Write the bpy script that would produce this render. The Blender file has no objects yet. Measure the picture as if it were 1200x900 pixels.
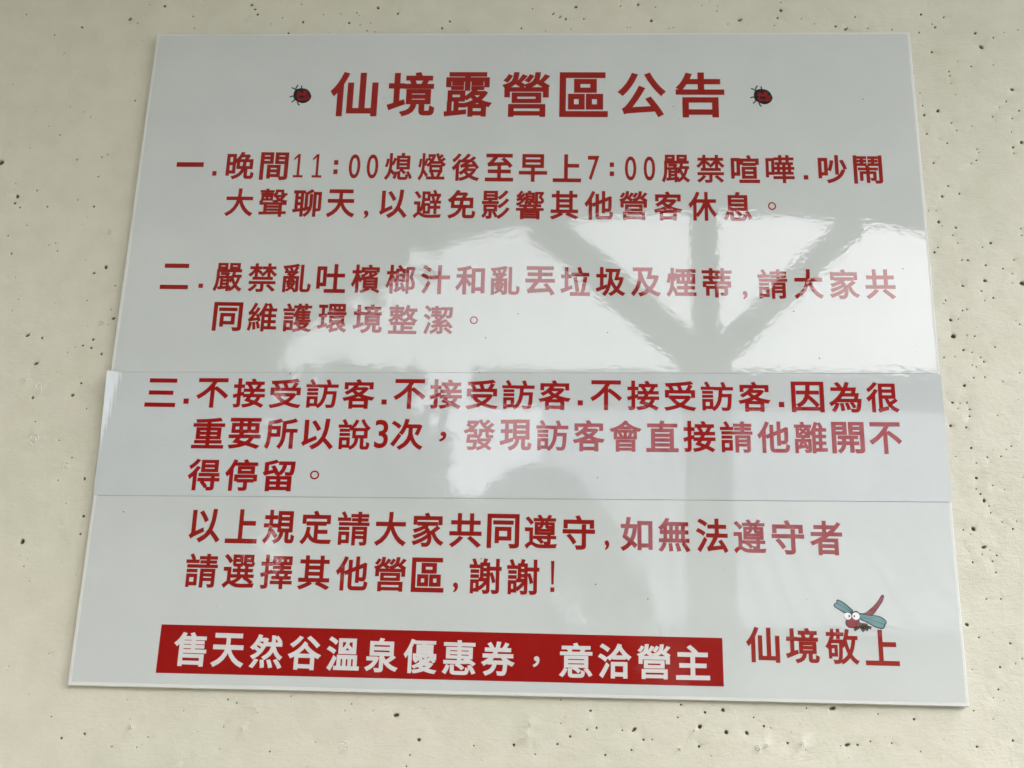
import bpy, bmesh, math, random
import numpy as np
from mathutils import Vector, Matrix, noise
from mathutils.geometry import delaunay_2d_cdt
R = math.radians
scene = bpy.context.scene
COL = scene.collection
ZC = 1.85            # height of the middle of the notice above the ground, metres
YF = -0.0045         # front face of the board (the wall is y = 0, the camera at negative y)

# ------------------------------------------------------------------ camera
cam_d = bpy.data.cameras.new('camera')
cam = bpy.data.objects.new('camera', cam_d); COL.objects.link(cam)
right = Vector((0.99874673, 0.04245707, 0.02650236))
up = Vector((-0.01143942, -0.32185915, 0.94671845))
fw = Vector((-0.04872492, 0.94583513, 0.32097008))
m = Matrix((right, up, -fw)).transposed().to_4x4()
m.translation = Vector((0.03903469, -0.85030282 + YF, ZC - 0.32680579))
cam.matrix_world = m
cam_d.sensor_width = 36.0
cam_d.lens = 36.0 * 1461.1037 / 1200.0
cam_d.clip_start = 0.01; cam_d.clip_end = 2000
scene.camera = cam
scene.render.resolution_x = 1024; scene.render.resolution_y = 768

# ------------------------------------------------------------------ light: bright overcast
SUN_EL, SUN_AZ = 46.0, 135.0     # the veiled sun stands in front of the wall, above the porch roof's edge
world = bpy.data.worlds.new('World'); scene.world = world; world.use_nodes = True
wn = world.node_tree; wn.nodes.clear()
sky = wn.nodes.new('ShaderNodeTexSky'); sky.sky_type = 'NISHITA'; sky.sun_disc = False
sky.sun_elevation = R(SUN_EL); sky.sun_rotation = R(SUN_AZ)
sky.air_density = 1.0; sky.dust_density = 4.0; sky.ozone_density = 1.0
hs = wn.nodes.new('ShaderNodeHueSaturation'); hs.inputs['Saturation'].default_value = 0.22
bg = wn.nodes.new('ShaderNodeBackground'); bg.inputs['Strength'].default_value = 0.15
wo = wn.nodes.new('ShaderNodeOutputWorld')
wn.links.new(sky.outputs[0], hs.inputs['Color']); wn.links.new(hs.outputs[0], bg.inputs['Color'])
wn.links.new(bg.outputs[0], wo.inputs['Surface'])
sd = bpy.data.lights.new('sun', 'SUN'); sd.energy = 0.5; sd.angle = R(12); sd.color = (1.0, 0.96, 0.9)
sun = bpy.data.objects.new('sun', sd); COL.objects.link(sun)
dv = Vector((math.sin(R(SUN_AZ)) * math.cos(R(SUN_EL)), math.cos(R(SUN_AZ)) * math.cos(R(SUN_EL)), math.sin(R(SUN_EL))))
sun.rotation_euler = dv.to_track_quat('Z', 'Y').to_euler()
scene.view_settings.view_transform = 'Standard'; scene.view_settings.look = 'None'
scene.view_settings.gamma = 1.0; scene.view_settings.exposure = 2.26
scene.view_settings.use_curve_mapping = False
try:
    scene.cycles.max_bounces = 10; scene.cycles.diffuse_bounces = 6
except Exception: pass

# ------- measured data, millimetres on the board / wall (x right, z up from the board's middle)
RUNS = {
    'heading': [('仙境露營區公告', -135.66, 201.4, 135.16, 200.67, 37.75, 40.19)],
    'line1': [('一', -259.58, 138.54, -259.58, 138.54, 21.36, 4.17), ('.', -239.79, 130.97, -239.79, 130.97, 3.34, 4.07), ('晚間', -220.07, 137.71, -193.65, 137.42, 22.04, 24.1), ('11', -174.56, 137.86, -159.91, 137.76, 7.65, 20.36), (':', -145.48, 136.69, -145.48, 136.69, 3.32, 12.19), ('00', -130.94, 137.48, -117.02, 137.38, 8.94, 21.04), ('熄燈後至早上', -96.91, 137.37, 32.73, 136.34, 21.65, 23.88), ('7', 52.98, 136.62, 52.98, 136.62, 8.78, 20.84), (':', 66.89, 135.57, 66.89, 135.57, 3.25, 11.69), ('00', 81.17, 136.35, 95.43, 136.33, 8.75, 20.8), ('嚴禁喧嘩', 115.48, 136.25, 194.01, 136.15, 21.56, 24.0), ('.', 213.2, 129.2, 213.2, 129.2, 3.45, 3.75), ('吵鬧', 233.42, 136.14, 259.8, 136.02, 21.68, 24.11)],
    'line2': [('大聲聊天', -217.78, 106.13, -139.35, 105.64, 22.08, 23.92), (',', -119.41, 96.37, -119.41, 96.37, 3.66, 6.82), ('以避免影響其他營客休息', -99.05, 105.48, 161.11, 104.61, 21.61, 24.37), ('。', 186.8, 105.02, 186.8, 105.02, 6.09, 6.68)],
    'line3': [('二', -260.57, 44.09, -260.57, 44.09, 21.47, 20.93), ('.', -240.3, 36.59, -240.3, 36.59, 3.43, 3.47), ('嚴禁亂吐檳榔汁和亂丟垃圾及煙蒂', -220.17, 43.71, 144.0, 42.08, 21.93, 23.43), (',', 164.43, 32.47, 164.43, 32.47, 3.47, 6.77), ('請大家共', 184.63, 41.59, 262.75, 41.96, 21.65, 23.77)],
    'line4': [('同維護環境整潔', -217.43, 12.03, -60.45, 10.82, 21.92, 23.05), ('。', -34.13, 10.8, -34.13, 10.8, 6.03, 6.33)],
    'line5': [('三', -260.26, -48.11, -260.26, -48.11, 22.67, 21.9), ('.', -241.16, -54.4, -241.16, -54.4, 3.89, 4.03), ('不接受訪客', -222.4, -47.83, -115.45, -47.29, 23.71, 22.65), ('.', -96.66, -53.2, -96.66, -53.2, 3.83, 3.87), ('不接受訪客', -78.47, -46.83, 26.11, -46.36, 23.37, 22.62), ('.', 44.5, -52.04, 44.5, -52.04, 3.78, 3.85), ('不接受訪客', 62.93, -46.03, 168.19, -45.87, 23.03, 22.58), ('.', 187.21, -51.49, 187.21, -51.49, 3.84, 4.01), ('因為很', 205.79, -45.52, 258.34, -45.24, 23.11, 22.96)],
    'line6': [('重要所以說', -222.13, -78.21, -116.55, -77.82, 23.46, 23.24), ('3', -97.07, -77.23, -97.07, -77.23, 9.8, 21.26), ('次', -78.8, -77.29, -78.8, -77.29, 23.55, 23.45), ('，', -53.08, -78.58, -53.08, -78.58, 5.3, 7.59), ('發現訪客會直接請他離開不', -27.12, -76.89, 258.37, -75.2, 22.78, 23.22)],
    'line7': [('得停留', -222.25, -109.01, -168.63, -108.8, 23.26, 23.38), ('。', -142.87, -108.09, -142.87, -108.09, 6.7, 6.59)],
    'line8': [('以上規定請大家共同遵守', -217.38, -145.81, 44.34, -146.09, 22.46, 24.32), (',', 63.78, -154.7, 63.78, -154.7, 3.22, 6.84), ('如無法遵守者', 84.02, -146.59, 213.29, -146.99, 22.13, 23.98)],
    'line9': [('請選擇其他營區', -216.64, -177.4, -59.03, -177.56, 22.56, 23.94), (',', -39.56, -185.81, -39.56, -185.81, 3.51, 7.01), ('謝謝', -19.35, -177.51, 6.53, -177.6, 22.24, 24.64), ('!', 26.67, -176.92, 26.67, -176.92, 3.5, 21.38)],
    'banner': [('售天然谷溫泉優惠券', -218.71, -231.2, -9.0, -233.07, 22.62, 22.82), ('，', 16.63, -234.48, 16.63, -234.48, 4.46, 7.29), ('意洽營主', 43.16, -232.89, 120.98, -232.64, 22.42, 22.94)],
    'signature': [('仙境敬上', 167.68, -219.93, 246.08, -220.27, 22.23, 23.56)],
}
PITS = [(-413.1,279.2,1.07),(-364.9,266.8,1.42),(-326.2,274.8,2.13),(-386.6,259.5,0.92),(-376.3,242.5,0.85),(-414.1,213.1,0.7),(-312.3,198.2,1.11),(-364.2,192.7,0.69),(-352.5,188.0,0.69),(-346.3,183.4,0.69),(-379.0,174.9,0.69),(-368.9,167.2,0.89),(-391.2,155.7,0.69),(-352.0,145.2,1.02),(-332.5,147.5,0.89),(-412.5,142.8,3.09),(-397.9,124.1,0.68),(-394.8,113.0,2.03),(-395.9,107.1,1.35),(-391.3,103.4,1.08),(-380.0,118.2,1.02),(-369.8,104.2,1.01),(-346.4,110.2,0.81),(-332.8,104.4,1.21),(-383.5,88.1,0.67),(-396.9,79.3,1.01),(-358.5,73.1,0.8),(-363.6,71.6,0.67),(-356.2,66.6,0.86),(-391.8,64.2,1.2),(-332.9,130.3,0.81),(-328.1,149.8,0.68),(-316.6,53.4,1.98),(-325.1,48.4,1.32),(-385.4,44.4,0.66),(-307.3,38.0,0.85),(-380.5,26.2,0.66),(-383.7,17.1,0.66),(-327.3,25.9,0.78),(-308.0,18.5,0.65),(-305.2,11.6,1.62),(-368.8,-2.7,2.08,1),(-357.5,-4.6,1.3),(-318.4,-5.6,1.42),(-325.5,-10.4,1.16),(-318.8,-12.4,1.29),(-310.4,-17.0,1.29),(-358.9,-25.0,1.93,1),(-331.1,-11.8,0.65),(-336.4,-15.9,0.65),(-322.7,-39.9,1.28),(-357.4,-51.6,1.6),(-327.8,-49.2,1.78),(-352.7,-69.9,0.82),(-316.1,-59.6,0.76),(-332.9,-83.9,0.82),(-321.7,-96.5,0.94),(-329.2,-113.7,0.81),(-310.1,-112.2,1.37),(-321.1,-130.5,0.62),(-306.9,-139.6,1.35),(-307.5,-152.5,1.23),(-348.4,-158.7,2.46),(-344.5,-176.3,0.73),(-339.2,-186.4,0.49),(-317.9,-235.9,0.59),(-344.5,-245.0,0.59),(-309.9,-277.6,0.76),(-300.9,-291.3,1.28),(-285.6,-288.1,1.28),(-259.4,-265.2,0.58),(-265.9,-295.9,0.75),(-249.1,-296.0,0.69),(-242.4,-289.3,0.81),(-190.7,-263.6,0.87),(-184.6,-265.7,0.87),(-191.8,-281.4,0.69),(-193.2,-295.7,0.57),(-159.2,-296.5,0.86),(-220.1,-271.6,0.58),(-148.0,-260.4,0.69),(-106.6,-264.5,0.69),(-110.9,-269.0,0.57),(-92.0,-268.6,0.57),(-76.3,-271.0,2.06,1),(-60.1,-286.5,1.7),(-65.8,-296.4,0.85),(-129.4,-289.8,0.57),(-23.7,-289.4,0.85),(2.8,-288.2,1.41),(17.0,-293.8,0.73),(31.5,-287.0,1.01),(39.8,-281.9,1.12),(51.1,-277.3,0.9),(57.2,-276.0,1.01),(53.2,-265.2,1.13),(33.3,-258.5,0.74),(33.5,-273.9,0.56),(62.9,-293.2,1.12),(80.2,-289.5,0.95),(74.1,-277.2,0.84),(82.0,-276.5,1.96,1),(-67.7,-303.5,0.85),(113.0,-259.9,1.01),(110.7,-268.2,0.84),(128.7,-264.5,1.12),(140.5,-262.6,1.68),(125.1,-273.8,2.01),(142.3,-276.7,1.95),(155.7,-276.9,1.67),(160.5,-267.0,0.84),(167.0,-272.3,1.11),(171.4,-273.3,0.56),(88.1,-282.9,1.12),(93.7,-282.7,0.73),(124.3,-286.3,1.22),(123.8,-283.1,0.56),(212.6,-259.8,2.12,1),(195.3,-260.2,0.72),(182.1,-282.7,1.11),(220.7,-282.8,1.98,1),(227.3,-282.7,1.1),(216.2,-283.5,0.55),(241.8,-262.9,0.72),(264.8,-265.6,1.1),(249.4,-281.1,0.82),(267.6,-286.0,0.66),(235.7,-280.3,0.83),(193.5,-286.7,0.55),(131.9,-292.0,0.55),(319.0,-185.9,0.85),(328.7,-185.7,0.85),(304.5,-203.3,1.58),(311.6,-211.6,0.95),(331.9,-215.1,1.12),(323.7,-230.9,1.11),(305.2,-232.9,0.56),(321.2,-245.3,1.0),(317.3,-250.8,0.66),(327.3,-277.6,1.09),(304.0,-281.9,1.09),(303.9,-259.3,0.72),(316.0,-264.4,0.55),(333.9,-228.4,0.67),(338.7,-225.0,0.83),(311.3,276.7,1.33),(319.3,267.9,0.86),(321.7,264.8,1.33),(329.1,274.2,1.2),(308.7,260.1,1.0),(352.3,259.2,1.52),(355.8,246.7,2.37),(365.8,255.2,0.99),(374.8,259.9,0.66),(385.6,262.2,0.79),(317.2,242.1,1.32),(363.4,230.4,0.78),(346.3,228.9,0.98),(328.9,224.3,0.98),(329.2,220.5,0.98),(336.2,233.5,0.66),(375.6,208.3,1.81),(370.0,197.7,0.97),(378.8,189.5,1.03),(358.3,184.2,1.03),(373.0,182.7,0.84),(306.2,193.9,0.97),(306.8,185.6,1.49),(317.5,189.4,1.81),(326.9,178.9,0.84),(330.2,172.3,0.84),(322.2,161.2,0.96),(307.5,169.3,1.09),(377.9,162.0,1.79),(371.1,157.6,1.4),(371.2,152.5,0.83),(344.2,156.1,0.89),(345.2,153.2,0.89),(342.7,146.6,0.95),(338.6,143.7,0.76),(310.6,144.3,1.08),(319.8,124.8,1.08),(314.7,116.2,1.45),(327.5,118.4,1.01),(305.1,205.2,0.78),(371.2,170.9,0.64),(329.3,213.6,0.65),(364.3,192.4,0.65),(342.1,176.0,0.64),(303.6,104.1,0.63),(309.2,104.1,0.63),(310.4,94.9,1.57),(322.5,90.1,1.25),(319.5,83.8,0.75),(308.0,73.9,0.93),(305.2,69.8,1.24),(322.7,77.5,0.62),(346.9,77.7,1.37),(340.4,74.2,0.81),(328.9,63.7,1.24),(324.6,63.7,0.93),(341.5,59.7,1.11),(353.6,57.0,0.92),(369.9,89.6,0.93),(369.9,84.1,0.81),(362.3,64.0,0.74),(360.0,53.0,0.74),(366.6,45.6,2.45),(339.7,47.4,1.72),(323.4,43.2,1.23),(336.5,39.2,0.86),(344.6,33.9,1.04),(359.2,45.5,0.61),(338.3,31.8,0.61),(310.1,31.6,0.86),(308.6,28.9,0.61),(321.6,23.6,0.92),(324.8,24.3,0.79),(318.0,16.9,0.79),(312.5,16.2,1.53),(313.2,3.6,2.43),(328.4,3.8,0.85),(323.0,4.4,0.61),(361.4,13.3,0.79),(319.6,-6.9,1.21),(325.4,-8.8,0.72),(331.1,-12.6,0.78),(333.2,-15.8,0.96),(342.1,-4.6,0.85),(305.2,-12.9,0.85),(313.1,-12.2,0.6),(324.6,-18.5,0.72),(327.4,-19.8,0.66),(357.6,-24.0,0.78),(324.9,-28.2,0.9),(332.7,-27.5,0.84),(345.0,-30.6,0.72),(317.8,-34.1,1.5),(308.3,-47.0,1.19),(318.4,-46.9,0.89),(313.6,-47.6,0.6),(319.8,-52.0,0.89),(319.3,-57.0,0.89),(305.6,-64.1,1.48),(316.2,-65.3,1.01),(318.4,-80.2,1.18),(338.9,-56.1,0.71),(346.2,-78.6,0.82),(342.4,-81.1,0.59),(338.4,-86.1,0.76),(328.9,-86.9,0.82),(320.9,-91.3,0.7),(307.2,-86.6,0.59),(320.0,-101.8,1.29),(321.8,-113.3,1.05),(323.7,-118.1,1.63),(319.2,-109.7,0.7),(326.8,-121.7,0.7),(330.5,-107.1,0.7),(338.4,-110.0,0.58),(327.5,-126.5,0.75),(334.4,-132.9,0.69),(341.4,-137.6,0.98),(344.3,-132.2,0.58),(307.9,-138.7,0.75),(314.9,-138.0,2.08),(312.3,-141.6,0.58),(320.7,-150.4,1.72,1),(324.5,-152.6,0.57),(319.0,-155.7,0.69),(328.7,-156.1,0.8),(325.4,-160.2,0.86),(312.2,-161.1,0.92),(327.0,-167.8,0.8),(-319.3,270.7,0.85),(-311.6,288.7,0.71),(-298.6,287.0,1.63),(-274.1,277.1,0.92),(-271.5,265.7,0.84),(-266.6,292.7,0.71),(-226.5,287.6,1.69),(-223.3,283.4,1.41),(-220.7,278.5,1.41),(-200.1,275.2,0.84),(-209.4,269.5,0.7),(-182.9,271.1,1.4),(-193.9,260.6,1.26),(-185.7,288.2,0.84),(-166.7,278.3,0.84),(-152.8,279.1,0.7),(-139.6,279.9,1.05),(-137.4,277.4,0.84),(-136.1,268.5,0.7),(-122.5,284.7,1.74),(-106.1,278.9,1.39),(-145.2,270.2,1.39),(-130.1,262.9,0.9),(-127.8,270.1,0.69),(-123.9,262.0,0.69),(-69.4,265.1,1.38),(-63.5,271.5,1.38),(-5.5,264.9,1.23),(3.1,283.4,0.9),(19.7,278.5,1.51,1),(25.2,275.3,1.37,1),(30.0,273.6,1.37),(38.1,284.9,1.72),(44.4,273.6,1.03),(13.8,262.5,0.68),(34.2,264.0,0.68),(73.8,285.6,0.89),(74.5,290.4,0.69),(88.1,287.1,1.71),(101.8,284.6,0.89),(98.3,271.8,1.7),(79.2,265.5,0.68),(81.9,265.5,0.68),(112.4,264.6,0.68),(115.8,265.4,0.68),(138.6,286.1,0.68),(144.8,290.1,0.68),(150.7,280.4,0.81),(151.5,285.3,0.68),(168.8,272.4,2.03,1),(159.2,268.4,0.68),(201.8,288.3,0.88),(201.5,281.0,1.76),(198.5,273.9,1.35),(195.5,266.7,0.74),(217.3,273.0,0.74),(227.1,268.2,0.67),(243.8,265.8,1.34),(251.6,263.4,1.74,1),(259.7,274.5,1.0),(269.0,264.1,0.87),(287.6,262.5,0.86)]
BLOBS = [(-317.6,81.2,3.33),(-311.5,5.4,4.54),(-354.0,-44.9,4.48),(-364.4,-35.7,3.21),(-351.6,-81.5,4.42),(-345.2,-82.1,2.52),(-326.3,-99.1,5.01),(-256.5,-283.6,3.48),(-245.5,-273.9,1.75),(-178.8,-283.9,1.73),(-172.0,-269.9,1.73),(-108.7,-292.6,3.42),(11.7,-282.6,2.82),(12.7,-275.4,2.26),(120.1,-275.1,2.8),(162.5,-288.0,3.32),(167.6,-284.2,2.77),(191.5,-282.5,2.21),(111.4,-289.3,2.23),(-227.4,274.5,2.11),(-149.4,270.2,2.44)]
BANNER = [(-240.24, -214.97), (140.85, -216.16), (141.1, -247.88), (-240.49, -247.48)]
DRAGONFLY = {
    'tail': [(232.83, -197.92), (235.81, -197.64), (238.45, -196.1), (242.5, -192.59), (245.72, -188.88), (247.85, -185.62), (249.37, -185.16), (249.78, -186.66), (248.39, -190.12), (244.89, -194.9), (242.12, -198.37), (239.96, -199.05), (236.58, -198.91)],
    'wing_l': [(228.88, -196.5), (225.89, -193.35), (222.64, -190.63), (219.33, -188.98), (217.94, -189.44), (217.73, -190.94), (216.41, -191.61), (215.78, -193.13), (216.9, -194.39), (220.18, -196.47), (223.06, -198.12), (226.04, -197.84)],
    'wing_l_fill': [(228.03, -196.52), (225.42, -194.01), (222.39, -191.28), (219.29, -189.62), (218.43, -189.86), (218.35, -191.23), (216.86, -192.03), (216.46, -193.12), (217.43, -193.95), (220.43, -195.82), (223.52, -197.38), (226.07, -197.33)],
    'wing_r': [(233.02, -198.13), (237.86, -198.67), (243.35, -198.98), (247.09, -199.97), (249.91, -202.04), (250.43, -203.73), (249.48, -205.23), (248.71, -207.16), (246.97, -208.04), (243.63, -207.47), (240.36, -205.85), (236.28, -203.6), (233.0, -201.96)],
    'wing_r_fill': [(233.42, -198.63), (237.82, -199.31), (243.31, -199.62), (246.84, -200.62), (249.46, -202.48), (249.79, -203.74), (248.66, -204.83), (248.11, -206.74), (246.81, -207.28), (243.88, -206.83), (240.61, -205.2), (236.53, -202.95), (233.46, -201.31)],
    'head': [(222.81, -198.76), (223.94, -197.46), (226.09, -196.99), (228.21, -197.16), (230.38, -196.26), (232.24, -197.08), (233.21, -198.55), (233.08, -200.68), (232.31, -202.83), (232.84, -204.52), (231.86, -206.66), (229.69, -207.55), (226.72, -207.82), (224.43, -207.24), (223.26, -205.56), (223.08, -203.44), (223.64, -202.58), (222.47, -200.9)],
    'face': [(223.82, -203.21), (225.76, -202.54), (227.56, -200.8), (228.94, -202.47), (231.28, -202.42), (231.85, -203.47), (231.98, -204.75), (231.04, -206.25), (229.3, -207.05), (226.75, -207.19), (224.88, -206.72), (223.9, -205.34)],
}
CIRCLES = [('eye_l', 224.9, -199.91, 2.38), ('eye_r', 230.29, -199.8, 2.52), ('pupil_l', 225.84, -199.89, 0.64), ('pupil_r', 229.15, -199.83, 0.64)]
DLEGS = [[(232.84, -204.52), (230.96, -207.52), (228.98, -208.84)], [(233.67, -204.71), (233.1, -207.06), (234.65, -209.35)], [(235.35, -204.89), (235.22, -207.01), (237.22, -208.66)], [(236.59, -205.29), (237.75, -206.96), (239.42, -207.35)]]
LADYBIRD = {'body': [(-6.85, 2.4), (-6.29, 4.81), (-4.76, 6.36), (-2.69, 7.05), (0.02, 7.15), (3.11, 6.36), (5.38, 4.46), (6.84, 1.37), (6.93, -1.71), (5.91, -4.11), (3.49, -5.82), (0.82, -6.33), (-1.65, -5.65), (-3.86, -4.45), (-5.64, -3.08), (-6.74, -0.69)], 'red': [(-4.13, 2.4), (-3.33, 3.78), (-1.6, 4.81), (1.4, 5.15), (3.9, 4.12), (5.42, 2.06), (5.92, -0.34), (5.38, -3.08), (3.38, -4.45), (0.4, -4.96), (-1.75, -4.45), (-3.37, -3.08), (-4.35, -0.34)], 'spots': [(-0.34, 4.12, 1.66, 0.97), (0.04, -0.51, 2.42, 1.27), (-4.55, 0.17, 1.27, 0.85), (4.64, 2.4, 1.21, 1.21), (0.98, -4.62, 2.72, 0.97), (6.52, -0.34, 0.85, 2.12)], 'legs': [[(-5.62, 5.84), (-5.06, 8.25), (-3.99, 9.98)], [(-5.95, 6.18), (-7.55, 7.22), (-8.66, 7.74)], [(-6.5, -0.0), (-8.16, -0.0), (-9.46, -0.69)], [(-5.64, -3.08), (-6.85, -4.8), (-7.56, -5.31)], [(-3.2, -5.14), (-2.43, -7.18), (-1.46, -8.04)], [(-0.68, 6.53), (-0.95, 7.91), (-1.06, 9.29)]]}
LADYBIRD_AT = [(-176.9, 199.39), (183.54, 198.63)]
SPECKS = [(-86.51, 204.71), (114.35, 189.96), (259.8, 196.64), (311.16, 89.21), (-1.82, 16.1), (-25.07, -2.92), (63.9, 1.98), (-276.7, -137.03), (56.12, -181.91), (-22.58, -165.77), (91.38, -191.08), (-166.85, -32.33), (-28.5, -29.84), (-198.45, -76.23), (279.91, 54.47), (172.48, -213.97), (18.32, 47.66), (-61.65, 130.36), (-111.76, 197.78), (215.53, -16.17), (198.97, 19.99), (56.94, -107.01)]
TREES = [
    ('leafy_tree', (-3.35, -3.3, 0), 5.2, 1.2, 4, 'round leafy tree standing just off the left end of the porch', 14000, .2),  # added to hold light off the left, mostly outside the mirrored view
    ('leafy_tree', (-1.85, -4.8, 0), 5.6, 1.15, 1, 'tall leafy tree nearest the porch at the left', 17000, .3),
    ('leafy_tree', (-4.2, -5.6, 0), 6.4, 1.7, 2, 'broad dark leafy tree furthest left beside the yard', 17000, .3),
    ('leafy_shrub', (-.40, -5.0, 0), 3.02, .62, 3, 'low rounded green shrub right of the tall leafy tree', 14000, .1),
]

# ------------------------------------------------------------------ helpers
def tag(o, label=None, cat=None, group=None, kind=None):
    if label: o['label'] = label
    if cat: o['category'] = cat
    if group: o['group'] = group
    if kind: o['kind'] = kind
    return o
def link(name, me, mat=None, parent=None):
    o = bpy.data.objects.new(name, me); COL.objects.link(o)
    if mat is not None and me is not None:
        for mm in (mat if isinstance(mat, (list, tuple)) else [mat]): me.materials.append(mm)
    if parent is not None: o.parent = parent
    return o
def empty(name, loc):
    o = bpy.data.objects.new(name, None); COL.objects.link(o); o.location = loc; o.empty_display_size = 0.1
    return o
def mesh(name, vs, fs):
    me = bpy.data.meshes.new(name); me.from_pydata(vs, [], fs); me.update(); return me
def box_bm(bm, x0, x1, y0, y1, z0, z1):
    v = [bm.verts.new((x, y, z)) for x in (x0, x1) for y in (y0, y1) for z in (z0, z1)]
    for f in ((0,1,3,2),(4,6,7,5),(0,4,5,1),(2,3,7,6),(0,2,6,4),(1,5,7,3)):
        bm.faces.new([v[i] for i in f])
def box(name, b, mat, parent=None, bevel=0.0):
    bm = bmesh.new(); box_bm(bm, *b)
    bmesh.ops.recalc_face_normals(bm, faces=bm.faces)
    if bevel: bmesh.ops.bevel(bm, geom=bm.edges[:], offset=bevel, segments=2, affect='EDGES', profile=0.5)
    me = bpy.data.meshes.new(name); bm.to_mesh(me); bm.free()
    return link(name, me, mat, parent)
def bar(name, a, b, wx, wy, mat, parent=None, bevel=0.004):
    a, b = Vector(a), Vector(b); d = b - a
    bm = bmesh.new(); box_bm(bm, -wx/2, wx/2, -wy/2, wy/2, 0, d.length)
    bmesh.ops.recalc_face_normals(bm, faces=bm.faces)
    bmesh.ops.bevel(bm, geom=bm.edges[:], offset=bevel, segments=2, affect='EDGES', profile=0.5)
    me = bpy.data.meshes.new(name); bm.to_mesh(me); bm.free()
    o = link(name, me, mat, parent); 
    zx = d.normalized(); yx = Vector((0, 1, 0)); xx = yx.cross(zx).normalized(); yx = zx.cross(xx)
    mm = Matrix((xx, yx, zx)).transposed().to_4x4(); mm.translation = a
    o.matrix_local = mm
    return o

# ------------------------------------------------------------------ materials
def mat(name, col=(.5,.5,.5), rough=.5, ior=1.5, **kw):
    m_ = bpy.data.materials.new(name); m_.use_nodes = True
    nt = m_.node_tree; p = nt.nodes['Principled BSDF']
    p.inputs['Base Color'].default_value = (*col, 1); p.inputs['Roughness'].default_value = rough
    p.inputs['IOR'].default_value = ior
    return m_, nt, p
def N(nt, t, **kw):
    n = nt.nodes.new(t)
    for k, v in kw.items(): setattr(n, k, v)
    return n
def tex(nt, scale, detail=4, rough=.55, dist=0.0, vec=None, kind='ShaderNodeTexNoise'):
    n = N(nt, kind); n.inputs['Scale'].default_value = scale
    if 'Detail' in n.inputs: n.inputs['Detail'].default_value = detail
    if 'Roughness' in n.inputs: n.inputs['Roughness'].default_value = rough
    if 'Distortion' in n.inputs: n.inputs['Distortion'].default_value = dist
    if vec is not None: nt.links.new(vec, n.inputs['Vector'])
    return n
def ramp(nt, src, stops):
    r_ = N(nt, 'ShaderNodeValToRGB'); e = r_.color_ramp.elements
    while len(e) < len(stops): e.new(0.5)
    for el, (p_, c_) in zip(e, stops): el.position = p_; el.color = (*c_, 1) if len(c_) == 3 else c_
    nt.links.new(src, r_.inputs['Fac']); return r_
def pos(nt): return N(nt, 'ShaderNodeNewGeometry').outputs['Position']
def mapped(nt, scale=(1,1,1)):
    mp = N(nt, 'ShaderNodeMapping'); mp.inputs['Scale'].default_value = scale
    nt.links.new(pos(nt), mp.inputs['Vector']); return mp.outputs[0]

def film_relief(nt, p, strength=1.0):
    """orange peel of the laminated, glossy face: the same for paper white, ink and banner (world position)"""
    v = mapped(nt, (.62, 1, 1))
    a = tex(nt, 300, 1.0, .5, 0.5, v)     # ~4 mm ripples
    b = tex(nt, 38, 1.5, .5, 0.0, v)      # slow waves
    c = tex(nt, 7, 1.0, .5, 0.0, v)
    b1 = N(nt, 'ShaderNodeBump'); b1.inputs['Distance'].default_value = 0.000019*strength; b1.inputs['Strength'].default_value = 1
    b2 = N(nt, 'ShaderNodeBump'); b2.inputs['Distance'].default_value = 0.00003*strength; b2.inputs['Strength'].default_value = 1
    b3 = N(nt, 'ShaderNodeBump'); b3.inputs['Distance'].default_value = 0.00012*strength; b3.inputs['Strength'].default_value = 1
    nt.links.new(c.outputs['Fac'], b3.inputs['Height']); nt.links.new(b.outputs['Fac'], b2.inputs['Height'])
    nt.links.new(a.outputs['Fac'], b1.inputs['Height'])
    nt.links.new(b3.outputs[0], b2.inputs['Normal']); nt.links.new(b2.outputs[0], b1.inputs['Normal'])
    nt.links.new(b1.outputs[0], p.inputs['Normal'])
    # greasy smears change the gloss a little
    s = tex(nt, 9, 5, .65, 0.6, v)
    r_ = N(nt, 'ShaderNodeMapRange'); r_.inputs['To Min'].default_value = GLOSS*0.75; r_.inputs['To Max'].default_value = GLOSS*1.5
    nt.links.new(s.outputs['Fac'], r_.inputs['Value']); nt.links.new(r_.outputs[0], p.inputs['Roughness'])
GLOSS = 0.022
FIOR = 1.62
def printed(name, col, strength=1.0, mottled=True):
    m_, nt, p = mat(name, col, GLOSS, FIOR)
    if mottled:
        t_ = tex(nt, 16, 6, .6, 0.2, pos(nt))
        c2 = tuple(c*0.955 for c in col)
        r_ = ramp(nt, t_.outputs['Fac'], [(.35, c2), (.65, col)])
        nt.links.new(r_.outputs[0], p.inputs['Base Color'])
    film_relief(nt, p, strength)
    return m_
M = {}
M['film'] = printed('film_white', (0.63, 0.66, 0.665))
M['strip'] = printed('strip_white', (0.615, 0.65, 0.674), 0.8)
M['red'] = printed('ink_red', (0.31, 0.018, 0.015))
M['strip_red'] = printed('ink_red_strip', (0.34, 0.012, 0.013), 0.8)
M['banner'] = printed('banner_red', (0.33, 0.012, 0.011))
M['paper'] = printed('banner_white', (0.72, 0.70, 0.71))
M['ink_black'] = printed('ink_black', (0.018, 0.02, 0.022), mottled=False)
M['ink_teal'] = printed('ink_teal', (0.13, 0.28, 0.29), mottled=False)
M['ink_teal_dark'] = printed('ink_teal_dark', (0.03, 0.09, 0.10), mottled=False)
M['ink_crimson'] = printed('ink_crimson', (0.25, 0.012, 0.016), mottled=False)
M['ink_brown'] = printed('ink_brown', (0.16, 0.09, 0.04), mottled=False)
M['ink_white'] = printed('ink_white', (0.82, 0.82, 0.82), mottled=False)
M['core'], nt, p = mat('board_core', (0.70, 0.71, 0.70), 0.42)
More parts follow.
